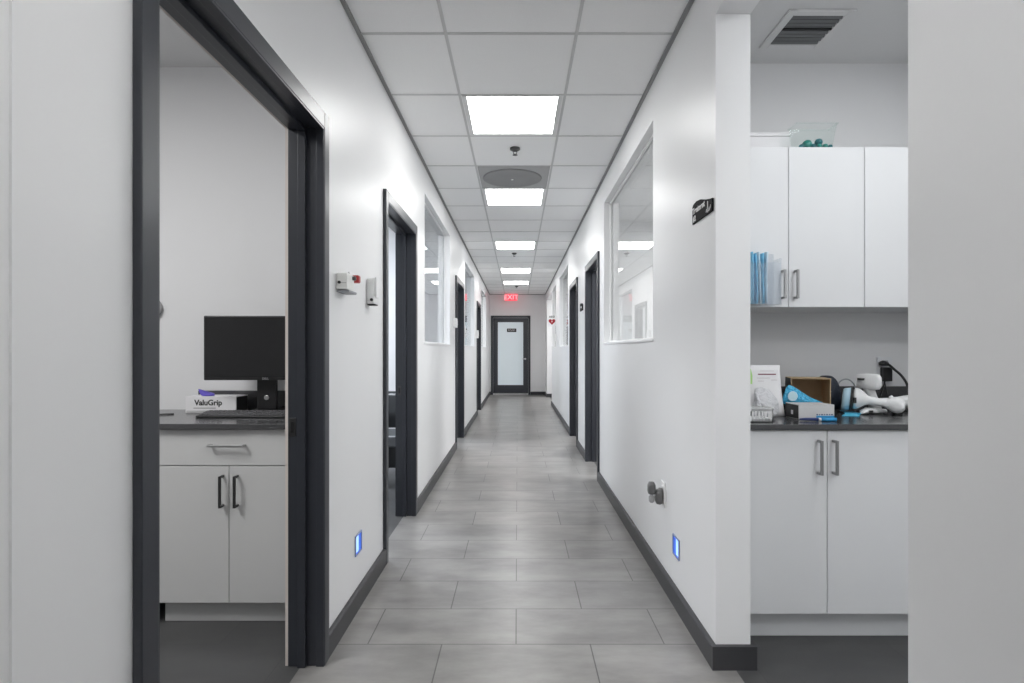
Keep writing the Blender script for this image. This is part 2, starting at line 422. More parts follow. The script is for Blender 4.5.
# ------------------------------------------------------------ end door
ed = sroot('door_7', (-.18, YE, 0), 'closed charcoal door with tall frosted glass pane under the exit sign', 'door')
x0, x1, zt = -.705, .342, 2.10
obj('casing', bxs((x0, x0+.055, YE-.02, YE, 0, zt), (x1-.055, x1, YE-.02, YE, 0, zt), (x0, x1, YE-.02, YE, zt-.055, zt)), 'frame', ed, bevel=.003)
leaf = nb(); lx0, lx1, lz0, lz1 = x0+.06, x1-.06, .045, zt-.062
gx0, gx1, gz0, gz1 = -.52, .151, .262, 1.927
box(leaf, lx0, gx0, YE-.013, YE-.001, lz0, lz1); box(leaf, gx1, lx1, YE-.013, YE-.001, lz0, lz1)
box(leaf, gx0, gx1, YE-.013, YE-.001, lz0, gz0); box(leaf, gx0, gx1, YE-.013, YE-.001, gz1, lz1)
lf = obj('door_leaf', leaf, 'frame', ed, bevel=.001)
obj('frosted_pane', bxs((gx0, gx1, YE-.008, YE-.002, gz0, gz1)), 'frost', lf)
obj('kick_strip', bxs((lx0+.04, lx1-.04, YE-.016, YE-.001, .012, .040)), 'nickel', lf)
bm = nb(); lathe(bm, [(.026, 0), (.026, -.006), (.011, -.008), (.011, -.05)], (.205, YE-.013, .955), 'Y', 16)
tube(bm, [(.205, YE-.06, .955), (.205, YE-.066, .955), (.10+.02, YE-.066, .955)], .009, 8)
hd = obj('door_handle', bm, 'nickel', lf)
dsg = nb(); box(dsg, X(507, YE), X(516.3, YE), YE-.012, YE-.008, Z(332, YE), Z(328.6, YE))
ds = tag(obj('door_sign', dsg, 'sign_black'), 'small black sign on the frosted pane of the end door', 'sign')
text('sign_text', 'ROOM', .062, 'white_print', ds, facing(((X(507, YE)+X(516.3, YE))/2, YE-.0125, Z(330.3, YE)), (1,0,0)))

# exit sign
exs = thing('exit_sign', 'red lit EXIT sign hanging above the end door', 'exit sign', (-.166, 14.2, ZC))
obj('canopy', bxs((-.24, -.09, 14.17, 14.23, ZC-.025, ZC-.004)), 'white_pl', exs, bevel=.003)
obj('sign_panel', bxs((-.325, -.005, 14.19, 14.21, 2.470, ZC-.024)), 'exit', exs, bevel=.006)
text('lettering', 'EXIT', .165, 'exit_txt', exs, facing((-.165, 14.188, 2.556), (1,0,0)), bold=True, spacing=1.1)

# ------------------------------------------------------------ ceiling fittings
lights = [(1, 'largest, first from the camera'), (4, 'just past the grey air diffuser'), (8, 'third down the corridor'), (12, 'fourth down the corridor'), (15, 'last and smallest, nearest the exit sign')]
M['light_fill'] = emit('fill panel diffuser', (1,1,.985), 9.5)  # strength set to brighten the near walls from out of view
def ceiling_light(k, lab, lm='light'):
    y0 = Y0C+k*TP; y1 = y0+TP; c = (-.03, (y0+y1)/2, ZC)
    r = thing('ceiling_light', 'square white ceiling light panel, '+lab, 'ceiling light', c, 'corridor ceiling light panels')
    fx0, fx1 = cgx[0]+.013, cgx[1]-.013; fy0, fy1 = y0+.009, y1-.009; w = .027
    w0, w1 = .006, .042
    obj('frame', bxs((fx0, fx0+w, fy0, fy1, ZC-.006, ZC-.0005), (fx1-w, fx1, fy0, fy1, ZC-.006, ZC-.0005), (fx0+w, fx1-w, fy0, fy0+w0, ZC-.006, ZC-.0005), (fx0+w, fx1-w, fy1-w1, fy1, ZC-.006, ZC-.0005)), 'light_frame', r)
    obj('diffuser', bxs((fx0+w, fx1-w, fy0+w0, fy1-w1, ZC-.0045, ZC-.001)), lm, r)
for k, lab in lights: ceiling_light(k, lab)
# unseen panels added behind the camera to light the near walls
for k in (-4, -9):
    ceiling_light(k, 'unseen fill added behind the viewpoint, '+('nearer' if k == -4 else 'farther'), 'light_fill' if k == -4 else 'light')

ad = thing('air_diffuser', 'dark grey square air diffuser with round face between two light panels', 'air vent', (-.03, Y0C+3.5*TP, ZC))
y0 = Y0C+3*TP+.013; y1 = y0+TP-.026; cx, cy = -.03, (y0+y1)/2
obj('plate', bxs((cgx[0]+.013, cgx[1]-.013, y0, y1, ZC-.006, ZC-.0005)), 'diff_grey', ad, bevel=.002)
bm = nb()
lathe(bm, [(.252, -.006), (.250, -.011), (.236, -.014), (.225, -.012), (.12, -.015), (.04, -.016), (.001, -.016)], (cx-.015, cy, ZC), 'Z', 48)
obj('round_face', bm, 'diff_dark', ad, smooth=True)
bm = nb(); lathe(bm, [(.012, -.015), (.011, -.020), (.001, -.021)], (cx-.015, cy, ZC), 'Z', 16)
obj('centre_screw', bm, 'light_frame', ad)
def sprinkler(x, y, lab):
    r = thing('sprinkler_head', lab, 'sprinkler', (x, y, ZC), 'ceiling sprinklers')
    bm = nb(); lathe(bm, [(.037, -.0005), (.038, -.012), (.022, -.022), (.009, -.027), (.001, -.028)], (x, y, ZC), 'Z', 20)
    obj('escutcheon', bm, 'dark_metal', r, smooth=True)
    bm = nb(); tube(bm, [(x-.011, y, ZC-.022), (x-.013, y, ZC-.036), (x, y, ZC-.05)], .003, 6); tube(bm, [(x+.011, y, ZC-.022), (x+.013, y, ZC-.036), (x, y, ZC-.05)], .003, 6)
    obj('yoke', bm, 'dark_metal', r)
    bm = nb(); lathe(bm, [(.018, -.050), (.019, -.052), (.006, -.054)], (x, y, ZC), 'Z', 16)
    obj('deflector', bm, 'dark_metal', r)
sprinkler(-.018, 4.00, 'dark sprinkler head between the largest light panel and the air diffuser')
sprinkler(-.05, 8.33, 'tiny sprinkler head just past the third light panel')
sprinkler(-.02, 12.62, 'tiny sprinkler head between the last light panel and the exit sign')

vt = thing('ceiling_vent', 'square louvred ceiling vent with dark slats above the alcove cabinets', 'air vent', (1.325, 2.517, ZC))
vx0, vx1, vy0, vy1 = 1.178, 1.472, 2.369, 2.666
w = .035
obj('vent_frame', bxs((vx0, vx0+w, vy0, vy1, ZC-.010, ZC-.0005), (vx1-w, vx1, vy0, vy1, ZC-.010, ZC-.0005), (vx0+w, vx1-w, vy0, vy0+w, ZC-.010, ZC-.0005), (vx0+w, vx1-w, vy1-w, vy1, ZC-.010, ZC-.0005)), 'ceil_dry', vt, bevel=.003)
obj('backing', bxs((vx0+w, vx1-w, vy0+w, vy1-w, ZC-.002, ZC-.0005)), 'vent_dark', vt)
for i in range(8):
    y = vy0+w+.014+i*.0285
    bm = nb(); prism(bm, [(0, -.0025), (.010, -.0115), (.0115, -.0108), (.0015, -.0022)], lambda u, v, d: (d, y+u-.006, ZC+v), vx0+w, vx1-w)
    obj('slat', bm, 'slat', vt)
obj('centre_bar', bxs((vx0+w, vx1-w, 2.50, 2.508, ZC-.012, ZC-.002)), 'vent_dark', vt)

# ------------------------------------------------------------ monitor room
def handle(name, axis, c, L, out, m, parent, r=.005, d=.03):
    """bar pull on a face that looks toward -Y; c = centre on the face"""
    x, y, z = c; h = L/2
    bm = nb()
    if axis == 'Z':
        box(bm, x-r, x+r, y-d-r, y-d+r, z-h, z+h)
        for q in (-1, 1): box(bm, x-r, x+r, y-d, y-.0003, z+q*(h-r)-r, z+q*(h-r)+r)
    else:
        box(bm, x-h, x+h, y-d-r, y-d+r, z-r, z+r)
        for q in (-1, 1): box(bm, x+q*(h-r)-r, x+q*(h-r)+r, y-d, y-.0003, z-r, z+r)
    return obj(name, bm, m, parent, bevel=.0015)

YF = 2.36
cab = thing('base_cabinet', 'light grey base cabinet with one drawer over two doors in the monitor room', 'cabinet', (-1.28, YF, 0))
obj('body', bxs((-1.695, -.885, YF+.001, 2.878, .107, .8525)), 'grey_lam', cab)
obj('toe_kick', bxs((-1.545, -.885, 2.40, 2.415, .002, .106)), 'grey_lam', cab)
obj('end_panel', bxs((-1.695, -1.677, 2.40, 2.87, .002, .106)), 'black_pl', cab)
dr = obj('drawer', bxs((-1.690, -.890, YF-.018, YF, .696, .849)), 'grey_lam', cab, bevel=.0015)
handle('handle', 'X', (X(228.5, YF-.018), YF-.018, Z(446.2, YF-.048)), .152, 0, 'nickel', dr)
XS = X(231.2, YF)
for x0_, x1_, hx in ((-1.690, XS-.0015, 220.6), (XS+.0015, -.890, 235.2)):
    d = obj('door', bxs((x0_, x1_, YF-.018, YF, .107, .692)), 'grey_lam', cab, bevel=.0015)
    handle('handle', 'Z', (X(hx, YF-.04), YF-.018, Z(491.8, YF-.04)), .135, 0, 'dark_metal', d)
obj('filler', bxs((-.884, -.877, YF-.01, 2.87, .002, .8525)), 'grey_lam', cab)
wt = tag(obj('worktop', bxs((-3.1, -.8765, 2.315, 2.879, .853, .877)), 'worktop', bevel=.002), 'dark grey worktop under the black monitor', 'worktop')
obj('backsplash', bxs((X(199, 2.87), -.8765, 2.862, 2.879, .8775, .977)), 'worktop', wt, bevel=.002)

# monitor
mo = thing('computer_monitor', 'black computer monitor on a square stand, screen off', 'monitor', (-1.215, 2.66, .877))
mx0, mx1, mz0, mz1 = -1.505, -.909, 1.045, 1.355
rot = Matrix.Translation((-1.214, 2.65, 0)) @ Matrix.Rotation(math.radians(3), 4, 'Z') @ Matrix.Translation((1.214, -2.65, 0))
bm = bxs((mx0, mx1, 2.635, 2.66, mz0, mz1)); xform(bm, rot); obj('housing', bm, 'black_pl', mo, bevel=.004)
bm = bxs((mx0+.009, mx1-.009, 2.633, 2.6352, mz0+.014, mz1-.009)); xform(bm, rot); obj('screen', bm, 'screen', mo)
bm = bxs((-1.34, -1.09, 2.66, 2.70, 1.09, 1.31)); xform(bm, rot); obj('rear_bulge', bm, 'black_pl', mo, bevel=.012)
bm = bxs((-1.287, -1.193, 2.70, 2.725, .895, 1.25)); obj('stand', bm, 'black_pl', mo, bevel=.004)
bm = nb(); lathe(bm, [(.012, 0), (.012, -.003), (.010, -.004)], (-1.238, 2.70, .955), 'Y', 20); obj('cable_ring', bm, 'nickel', mo)
bm = bxs((-1.33, -1.10, 2.675, 2.84, .8775, .892)); obj('stand_base', bm, 'black_pl', mo, bevel=.004)
text('emblem', 'DELL', .014, 'nickel', mo, rot @ facing((-1.214, 2.632, 1.052), (1,0,0)), bold=True)

# keyboard
kb = thing('keyboard', 'black computer keyboard lying in front of the monitor', 'keyboard', (-1.27, 2.58, .877))
bm = nb(); prism(bm, [(2.52, .8775), (2.63, .8775), (2.63, .898), (2.615, .901), (2.52, .887)], lambda u, v, d: (d, u, v), X(199, 2.55), -1.03)
obj('case', bm, 'black_pl', kb, bevel=.003)
bm = nb()
for r_ in range(5):
    yk = 2.527+r_*.0175; zk = .8858+(yk-2.52)*.145
    nk = 20
    for c_ in range(nk):
        xk = -1.473+c_*.0218+r_*.002
        if xk > -1.05: continue
        if r_ == 0 and 4 <= c_ <= 9:
            if c_ == 4: box(bm, xk, xk+.0218*6-.004, yk, yk+.0145, zk, zk+.006)
            continue
        box(bm, xk, xk+.0155, yk, yk+.0125, zk, zk+.007)
obj('keys', bm, mat('keycaps', (.13,.13,.135), .35), kb, bevel=.001, seg=1)

# glove box
gb = thing('glove_box', 'white disposable glove box with violet gloves poking out beside the keyboard', 'box', (-1.55, 2.77, .877))
bx0, bx1, by0, by1, bz0, bz1 = X(185.5, 2.715), X(236, 2.715), 2.715, 2.835, .8776, Z(396.5, 2.715)
obj('carton', bxs((bx0, bx1, by0, by1, bz0, bz1)), 'paper', gb, bevel=.001)
obj('side_panel', bxs((bx1, bx1+.001, by0+.006, by1-.004, bz0+.004, bz1-.004)), 'print_dark', gb)
text('lettering', 'ValuGrip', .038, 'print_dark', gb, facing(((bx0+bx1)/2-.012, by0-.0006, bz0+.050), (1,0,0)), bold=True)
obj('print_line', bxs((bx0+.04, bx0+.15, by0-.001, by0, bz0+.022, bz0+.026)), mat('grey print', (.3,.3,.3), .6), gb)
obj('lower_band', bxs((bx0+.004, bx1-.004, by0-.0008, by0, bz0+.002, bz0+.012)), mat('pale grey print', (.5,.5,.5), .6), gb)
bm = nb()
loft(bm, [((-1.545, 2.75, bz1-.002), (.030,0,0), (0,.02,0)), ((-1.555, 2.75, bz1+.008), (.034,0,.006), (0,.020,0)), ((-1.565, 2.752, bz1+.016), (.034,0,-.005), (0,.014,.004)), ((-1.582, 2.755, bz1+.026), (.024,0,-.006), (0,.008,0)), ((-1.60, 2.755, bz1+.033), (.008,0,-.002), (0,.004,0))], 14, 2.4, .22)
tag(obj('disposable_glove', bm, 'purple', smooth=True, sub=1), 'crumpled violet-blue glove poking out of the glove box', 'glove')
bm = nb(); lathe(bm, [(.050, 0), (.051, -.02), (.046, -.03), (.030, -.034)], (X(153.3, 2.879), 2.879, Z(308, 2.879)), 'Y', 28)
tag(obj('wall_fitting', bm, mat('pale knob', (.6,.6,.6), .25, metal=.4), smooth=True), 'pale round fitting on the wall, half hidden by the nearest door casing', 'wall fitting')
bm = nb(); tube(bm, [(X(152, 2.6), 2.62, .880), (X(158, 2.6), 2.63, .881), (X(166, 2.6), 2.66, .880)], .003, 8)
tag(obj('pen', bm, 'black_pl'), 'dark pen tip on the worktop at the edge of the nearest door casing', 'pen')

# ------------------------------------------------------------ chair in the second room
ch = thing('waiting_chair', 'black chair with grey seat edge seen through the second doorway', 'chair', (-1.25, 5.0, 0))
bm = nb(); loft(bm, [((-1.2, 5.1, .47), (.24,0,0), (0,.03,0)), ((-1.2, 5.12, .62), (.25,0,0), (0,.035,0)), ((-1.2, 5.15, .76), (.25,0,0), (0,.03,0)), ((-1.2, 5.17, .80), (.22,0,0), (0,.02,0))], 24, 5)
obj('backrest', bm, 'black_vinyl', ch, smooth=True)
obj('seat', bxs((-1.45, -.95, 4.68, 5.12, .355, .455)), 'grey_seat', ch, bevel=.02, seg=3)
for sx in (-1.42, -.98):
    for sy in (4.72, 5.08):
        bm = nb(); tube(bm, [(sx, sy, .36), (sx, sy, .002)], .014, 10); obj('leg', bm, 'dark_metal', ch)
obj('stretcher', bxs((-1.42, -.98, 5.06, 5.10, .10, .34)), 'black_vinyl', ch)

# ------------------------------------------------------------ things on the left corridor wall
def wy(px, off): return off*F/(VX-px)          # distance at which the left wall (offset off) meets column px
cb = thing('control_box', 'cream wall-mounted control box beside the red button', 'control box', (XL, 2.29, 1.47))
obj('housing', bxs((XL+.0005, XL+.045, 2.245, 2.345, 1.440, 1.508)), 'cream_pl', cb, bevel=.004)
obj('lower_lip', bxs((XL+.0005, XL+.052, 2.25, 2.36, 1.428, 1.438)), 'grey_plate', cb, bevel=.003)
bm = nb(); lathe(bm, [(.006, 0), (.006, -.006), (.003, -.007)], (XL+.014, 2.245, 1.468), 'Y', 12); obj('screw', bm, 'print_dark', cb)
bm = nb(); lathe(bm, [(.009, 0), (.009, .012), (.005, .014)], (XL+.045, 2.325, 1.494), 'X', 14); obj('key_switch', bm, 'dark_metal', cb)
obj('seam', bxs((XL+.016, XL+.042, 2.2445, 2.2452, 1.4655, 1.4675)), mat('seam', (.4,.4,.38), .6), cb)
rb = thing('red_button', 'small square red button mounted between the cream box and white wall unit', 'button', (XL, 2.43, 1.505))
obj('mount', bxs((XL+.0005, XL+.012, 2.395, 2.465, 1.472, 1.535)), 'white_pl', rb, bevel=.003)
bm = nb(); loft(bm, [((XL+.012, 2.43, 1.504), (0,.017,0), (0,0,.017)), ((XL+.040, 2.43, 1.504), (0,.017,0), (0,0,.017)), ((XL+.044, 2.43, 1.504), (0,.013,0), (0,0,.013))], 20, 6)
obj('push_cap', bm, 'red', rb)
obj('indicator', bxs((XL+.012, XL+.016, 2.398, 2.404, 1.474, 1.486)), 'lime', rb)
wu = thing('wall_unit', 'white upright wall unit with black knob next to second door casing', 'wall unit', (XL, 2.74, 1.48))
obj('housing', bxs((XL+.0005, XL+.036, 2.70, 2.775, 1.418, 1.545)), 'white_pl', wu, bevel=.007, seg=3)
obj('front_cover', bxs((XL+.036, XL+.046, 2.715, 2.765, 1.450, 1.552)), 'white_pl', wu, bevel=.004)
bm = nb(); lathe(bm, [(.007, 0), (.007, -.01), (.004, -.012)], (XL+.026, 2.70, 1.438), 'Y', 12); obj('knob', bm, 'print_dark', wu)
obj('foot_slot', bxs((XL+.004, XL+.040, 2.703, 2.76, 1.412, 1.418)), 'print_dark', wu)

def wall_switch(side, y, z, lab, w=.09, h=.12, d=.028, name='wall_switch'):
    xw = XL if side < 0 else XR; s = 1 if side < 0 else -1
    r = thing(name, lab, 'wall control', (xw, y, z))
    box_ = lambda bm, u0, u1, a, b, c, e: box(bm, xw+s*u0, xw+s*u1, a, b, c, e)
    bm = nb(); box_(bm, .0005, d, y-w/2, y+w/2, z-h/2, z+h/2); obj('plate', bm, 'white_pl', r, bevel=.004)
    bm = nb(); box_(bm, d, d+.006, y-w/5, y+w/5, z-h/4, z+h/4); obj('rocker', bm, 'white_pl', r, bevel=.002)
wall_switch(-1, 6.38, 1.505, 'white wall control beside the third door frame on the monitor room side', .12, .11, .04)
wall_switch(-1, 9.72, 1.47, 'tiny white wall control beside the fourth door frame on the monitor room side', .14, .14, .05)
wall_switch(-1, 7.62, 1.48, 'tiny white switch between the third door frame and the glazed opening after it', .06, .10, .02)
wall_switch(1, 10.3, 1.42, 'small white wall control below the red heart sign', .10, .14, .03)

def night_light(side, y, z, lab):
    xw = XL if side < 0 else XR; s = 1 if side < 0 else -1
    r = thing('night_light', lab, 'night light', (xw, y, z), 'recessed wall night lights')
    B = lambda bm, u0, u1, a, b, c, e: box(bm, xw+s*u0, xw+s*u1, a, b, c, e)
    h = .047; w = .050; t = .006
    bm = nb()
    B(bm, .0005, .006, y-w, y-w+t, z-h, z+h); B(bm, .0005, .006, y+w-t, y+w, z-h, z+h)
    B(bm, .0005, .006, y-w+t, y+w-t, z-h, z-h+t); B(bm, .0005, .006, y-w+t, y+w-t, z+h-t, z+h)
    obj('plate', bm, 'nl_frame', r)
    bm = nb(); B(bm, .0005, .002, y-w+t, y+w-t, z-h+t, z+h-t); obj('recess', bm, 'blue_deep', r)
    bm = nb(); B(bm, .002, .004, y-w+t+.004, y-.002, z-h+.014, z+h-.010); obj('lens', bm, 'blue_glow', r)
night_light(-1, 2.552, .289, 'glowing blue square night light below the red button')
night_light(1, 2.550, .272, 'glowing blue square night light beside the plugged-in outlet')

# ------------------------------------------------------------ right corridor wall: sign, outlet, heart sign
sg = thing('room_sign', 'black curved-top room sign at the edge of the supply alcove opening', 'sign', (XR, 2.18, 1.75))
poly = [(2.300, 1.716), (2.300, 1.788), (2.290, 1.797), (2.25, 1.802), (2.20, 1.796), (2.14, 1.779), (2.09, 1.768), (2.066, 1.765), (2.066, 1.716)]
bm = nb(); prism(bm, poly, lambda u, v, d: (XR-d, u, v), .0005, .007); obj('plate', bm, 'sign_black', sg, bevel=.001)
text('lettering', 'Treatment', .034, 'white_print', sg, facing((XR-.0075, 2.222, 1.7665), (0,-1,0)), bold=True)
text('number', '#2', .032, 'white_print', sg, facing((XR-.0075, 2.272, 1.734), (0,-1,0)), bold=True)
bm = nb(); tube(bm, [(XR-.0075, 2.112, 1.764), (XR-.0075, 2.112, 1.742), (XR-.0075, 2.118, 1.735), (XR-.0075, 2.128, 1.733)], .002, 6)
tube(bm, [(XR-.0075, 2.12, 1.724), (XR-.0075, 2.095, 1.727), (XR-.0075, 2.082, 1.735), (XR-.0075, 2.08, 1.744)], .002, 6); tube(bm, [(XR-.0075, 2.135, 1.728), (XR-.0075, 2.105, 1.731), (XR-.0075, 2.095, 1.739)], .0012, 6)
obj('pictogram', bm, 'white_print', sg)
sg2 = thing('room_sign', 'tiny black room sign between the two door frames on the alcove side', 'sign', (XR, 6.2, 1.7))
bm = nb(); prism(bm, [(6.40, 1.64), (6.40, 1.72), (6.35, 1.73), (6.22, 1.72), (6.16, 1.70), (6.16, 1.64)], lambda u, v, d: (XR-d, u, v), .0005, .012); obj('plate', bm, 'sign_black', sg2)
text('lettering', 'Room', .04, 'white_print', sg2, facing((XR-.0125, 6.28, 1.682), (0,-1,0)))
sg2.location = (XR, 6.28, 1.68)
for c_ in sg2.children: c_.matrix_parent_inverse = Matrix.Translation(-sg2.location)

oy = 2.79
ou = thing('power_outlet', 'white wall outlet plate low beside the blue night light', 'outlet', (XR, oy, .46))
obj('cover_plate', bxs((XR-.008, XR-.0005, 2.735, 2.805, .40, .525)), 'white_pl', ou, bevel=.003)
for zc in (.435, .49):
    bm = nb(); loft(bm, [((XR-.008, 2.77, zc), (0,.017,0), (0,0,.015)), ((XR-.010, 2.77, zc), (0,.016,0), (0,0,.014))], 20, 3); obj('socket', bm, 'white_pl', ou)
pf = thing('plug_adapter', 'dark grey ribbed plug adapter in the low wall outlet', 'plug', (XR-.03, 2.77, .45))
bm = nb(); loft(bm, [((XR-.011, 2.77, .452), (0,.028,0), (0,0,.038)), ((XR-.022, 2.77, .450), (0,.028,0), (0,0,.042)), ((XR-.038, 2.77, .447), (0,.026,0), (0,0,.036)), ((XR-.044, 2.77, .447), (0,.020,0), (0,0,.024))], 22, 2.6)
obj('housing', bm, 'plug', pf, smooth=True)
pg = thing('air_freshener', 'dark-capped plug-in air freshener with pale bottle on the outlet adapter', 'air freshener', (XR-.06, 2.775, .47))
bm = nb(); loft(bm, [((XR-.062, 2.775, .462), (.017,0,0), (0,.020,0)), ((XR-.062, 2.775, .476), (.020,0,0), (0,.024,0)), ((XR-.062, 2.775, .506), (.019,0,0), (0,.023,0)), ((XR-.062, 2.775, .520), (.013,0,0), (0,.016,0))], 20, 2.8)
obj('cap', bm, 'plug', pg, smooth=True)
bm = nb(); lathe(bm, [(.008, .462), (.009, .452), (.014, .446), (.014, .425), (.008, .417)], (XR-.062, 2.775, 0), 'Z', 18)
obj('bottle', bm, mat('grey glass', (.45,.45,.45), .1), pg, smooth=True)
obj('prong_body', bxs((XR-.05, XR-.043, 2.765, 2.785, .455, .485)), 'white_pl', pg)

hs = thing('heart_sign', 'white projecting wall sign with a dark red heart near the corridor end', 'sign', (XR, 10.5, 1.75))
hx0, hx1, hz0, hz1 = .585, .737, 1.640, 1.855
obj('plate', bxs((hx0, hx1, 10.50, 10.508, hz0, hz1)), 'sign_white', hs, bevel=.001)
obj('bracket', bxs((hx1-.001, XR-.0005, 10.49, 10.52, hz0+.02, hz1-.02)), 'sign_white', hs)
hp = []
for i in range(48):
    t = 2*PI*i/48; hp.append((16*math.sin(t)**3, 13*math.cos(t)-5*math.cos(2*t)-2*math.cos(3*t)-math.cos(4*t)))
sc_ = .0040; hcx, hcz = (hx0+hx1)/2, hz0+.095
bm = nb(); prism(bm, [(u*sc_, v*sc_) for u, v in hp], lambda u, v, d: (hcx+u, 10.5-d, hcz+v), .0002, .0022); ht = obj('heart', bm, 'heart', hs)
bm = nb(); prism(bm, [(.008,.035),(-.020,-.003),(-.004,-.001),(-.008,-.032),(.020,.008),(.003,.006)], lambda u, v, d: (hcx+u*.8, 10.5-d, hcz+v*.8), .0022, .0032); obj('bolt', bm, 'white_print', ht)
text('lettering', 'AED', .05, 'print_dark', hs, facing((hcx, 10.4985, hz1-.028), (1,0,0)), bold=True, spacing=1.2)

# ------------------------------------------------------------ supply alcove
YR = 2.21; ZR = .8945
bc = thing('base_cabinet', 'white base cabinet with tall doors and bar handles in the supply alcove', 'cabinet', (1.38, YR, 0))
obj('body', bxs((XRI+.004, 2.125, YR+.001, 2.818, .1315, .871)), 'white_lam', bc)
obj('toe_kick', bxs((XRI+.004, 2.125, 2.276, 2.292, .002, .131)), 'white_lam', bc)
xs = X(827.3, YR-.018)
for x0_, x1_, hx in ((XRI+.006, xs-.0015, 821.5), (xs+.0015, xs+.382, 836.8), (xs+.385, 2.123, None)):
    d = obj('door', bxs((x0_, x1_, YR-.018, YR, .1315, .868)), 'white_lam', bc, bevel=.0015)
    if hx: handle('handle', 'Z', (X(hx, YR-.045), YR-.018, Z(458, YR-.045)), .137, 0, 'mid_metal', d)
rt = tag(obj('worktop', bxs((XRI+.002, 2.126, 2.172, 2.819, ZR-.022, ZR)), 'worktop', bevel=.002), 'dark grey worktop carrying supplies and white handheld devices', 'worktop')
obj('backsplash', bxs((XRI+.002, 2.126, 2.800, 2.8195, ZR+.0005, 1.004)), 'worktop', rt, bevel=.002)

YU = 2.48; zu0, zu1 = 1.383, 2.1036
e1, e2 = X(788.4, YU-.018), X(864.4, YU-.018)
uc = thing('wall_cabinet', 'white two-door wall cabinet above the supply worktop, mask holder on its door', 'cabinet', (1.22, YU, zu0))
obj('body', bxs((.885, e2-.001, YU+.001, 2.818, zu0, zu1)), 'white_lam', uc)
for x0_, x1_, hx in ((.886, e1-.0015, 784.8), (e1+.0015, e2-.0015, 797.6)):
    d = obj('door', bxs((x0_, x1_, YU-.018, YU, zu0, zu1)), 'white_lam', uc, bevel=.0015)
    handle('handle', 'Z', (X(hx, YU-.045), YU-.018, Z(284, YU-.045)), .129, 0, 'mid_metal', d)
uc2 = thing('wall_cabinet', 'white wall cabinet cut by the near wall, beside the two-door one', 'cabinet', (1.75, YU, zu0))
obj('body', bxs((e2, 2.125, YU+.001, 2.818, zu0, zu1)), 'white_lam', uc2)
obj('door', bxs((e2+.0015, 2.123, YU-.018, YU, zu0, zu1)), 'white_lam', uc2, bevel=.0015)

# mask holder on the left door
ya, yb = YU-.095, YU-.019
mh = thing('mask_holder', 'clear acrylic holder of blue face masks on the wall cabinet door', 'holder', (1.07, yb, 1.4))
hx0, hx1 = .955, X(781.5, ya); hz0, hz1 = Z(304.5, ya), Z(258, ya)
ac = .003
obj('tray', bxs((hx0, hx1, ya, yb, hz0, hz0+ac), (hx0, hx1, yb-ac, yb, hz0+ac, hz1+.03), (hx0, hx0+ac, ya, yb-ac, hz0+ac, hz1), (hx1-ac, hx1, ya, yb-ac, hz0+ac, hz1), (hx0+ac, hx1-ac, ya, ya+ac, hz0+ac, hz1-.02)), 'acrylic', mh)
for i, (px, m_) in enumerate(((751, 'mask_blue'), (755, 'mask_blue'), (758.5, 'mask_pale'), (762, 'mask_blue'), (765.5, 'mask_pale'))):
    xm_ = X(px, ya+.03); bm = nb()
    zt_ = Z(252.5, ya+.03)-.006*(i % 2)
    secs = []
    for j in range(7):
        q = j/6; z = hz0+.006+(zt_-hz0-.006)*q
        secs.append(((xm_+.003*math.sin(q*3+i)-.002*q, ya+.036, z), (.0045+.001*math.sin(j*1.7+i), 0, 0), (0, .028, 0)))
    loft(bm, secs, 16, 4, .04)
    tag(obj('face_mask', bm, m_, smooth=True), 'folded %s face mask upright in the clear holder, %s' % (('blue' if m_ == 'mask_blue' else 'pale blue'), ('against the wall end', 'second from the wall end', 'in the middle', 'fourth from the wall end', 'nearest the cabinet handle')[i]), 'face mask', 'face masks in the clear holder')

# on top of the wall cabinets
wb = thing('carton', 'plain white carton lying on top of the wall cabinet, beside the clear tub', 'box', (1.08, 2.6, zu1))
obj('box_body', bxs((.90, X(788.5, 2.58), 2.56, 2.76, zu1+.0006, Z(138, 2.58))), 'paper', wb, bevel=.002)
obj('lid', bxs((.895, X(789, 2.575), 2.555, 2.765, Z(138, 2.58), Z(134.5, 2.58))), 'paper', wb, bevel=.002)
tb = thing('storage_tub', 'clear plastic tub of teal pieces on top of the wall cabinet', 'tub', (1.39, 2.6, zu1))
TY = 2.472
tx0, tx1, tx2, tx3 = X(799, TY), X(833, TY), X(797, TY), X(837.5, TY)
zt0, zt1 = zu1+.0006, Z(123, TY)
bm = nb()
v0 = [(tx0, TY+.006), (tx1, TY+.006), (tx1, 2.542), (tx0, 2.542)]; v1 = [(tx2, TY), (tx3, TY), (tx3, 2.548), (tx2, 2.548)]
A = [bm.verts.new((x, y, zt0)) for x, y in v0]; B_ = [bm.verts.new((x, y, zt1)) for x, y in v1]
bm.faces.new(A[::-1])
for i in range(4): bm.faces.new((A[i], A[(i+1) % 4], B_[(i+1) % 4], B_[i]))
o = obj('tub_body', bm, 'tub', tb); so = o.modifiers.new('s', 'SOLIDIFY'); so.thickness = .0015; so.offset = -1
obj('rim', bxs((tx2-.004, tx3+.004, TY-.005, TY, zt1-.004, zt1+.003), (tx2-.004, tx3+.004, 2.548, 2.553, zt1-.004, zt1+.003), (tx2-.004, tx2, TY, 2.548, zt1-.004, zt1+.003), (tx3, tx3+.004, TY, 2.548, zt1-.004, zt1+.003)), 'tub', tb)
tb.location = (tb.location.x, 2.51, zu1)
for c_ in tb.children: c_.matrix_parent_inverse = Matrix.Translation(-tb.location)
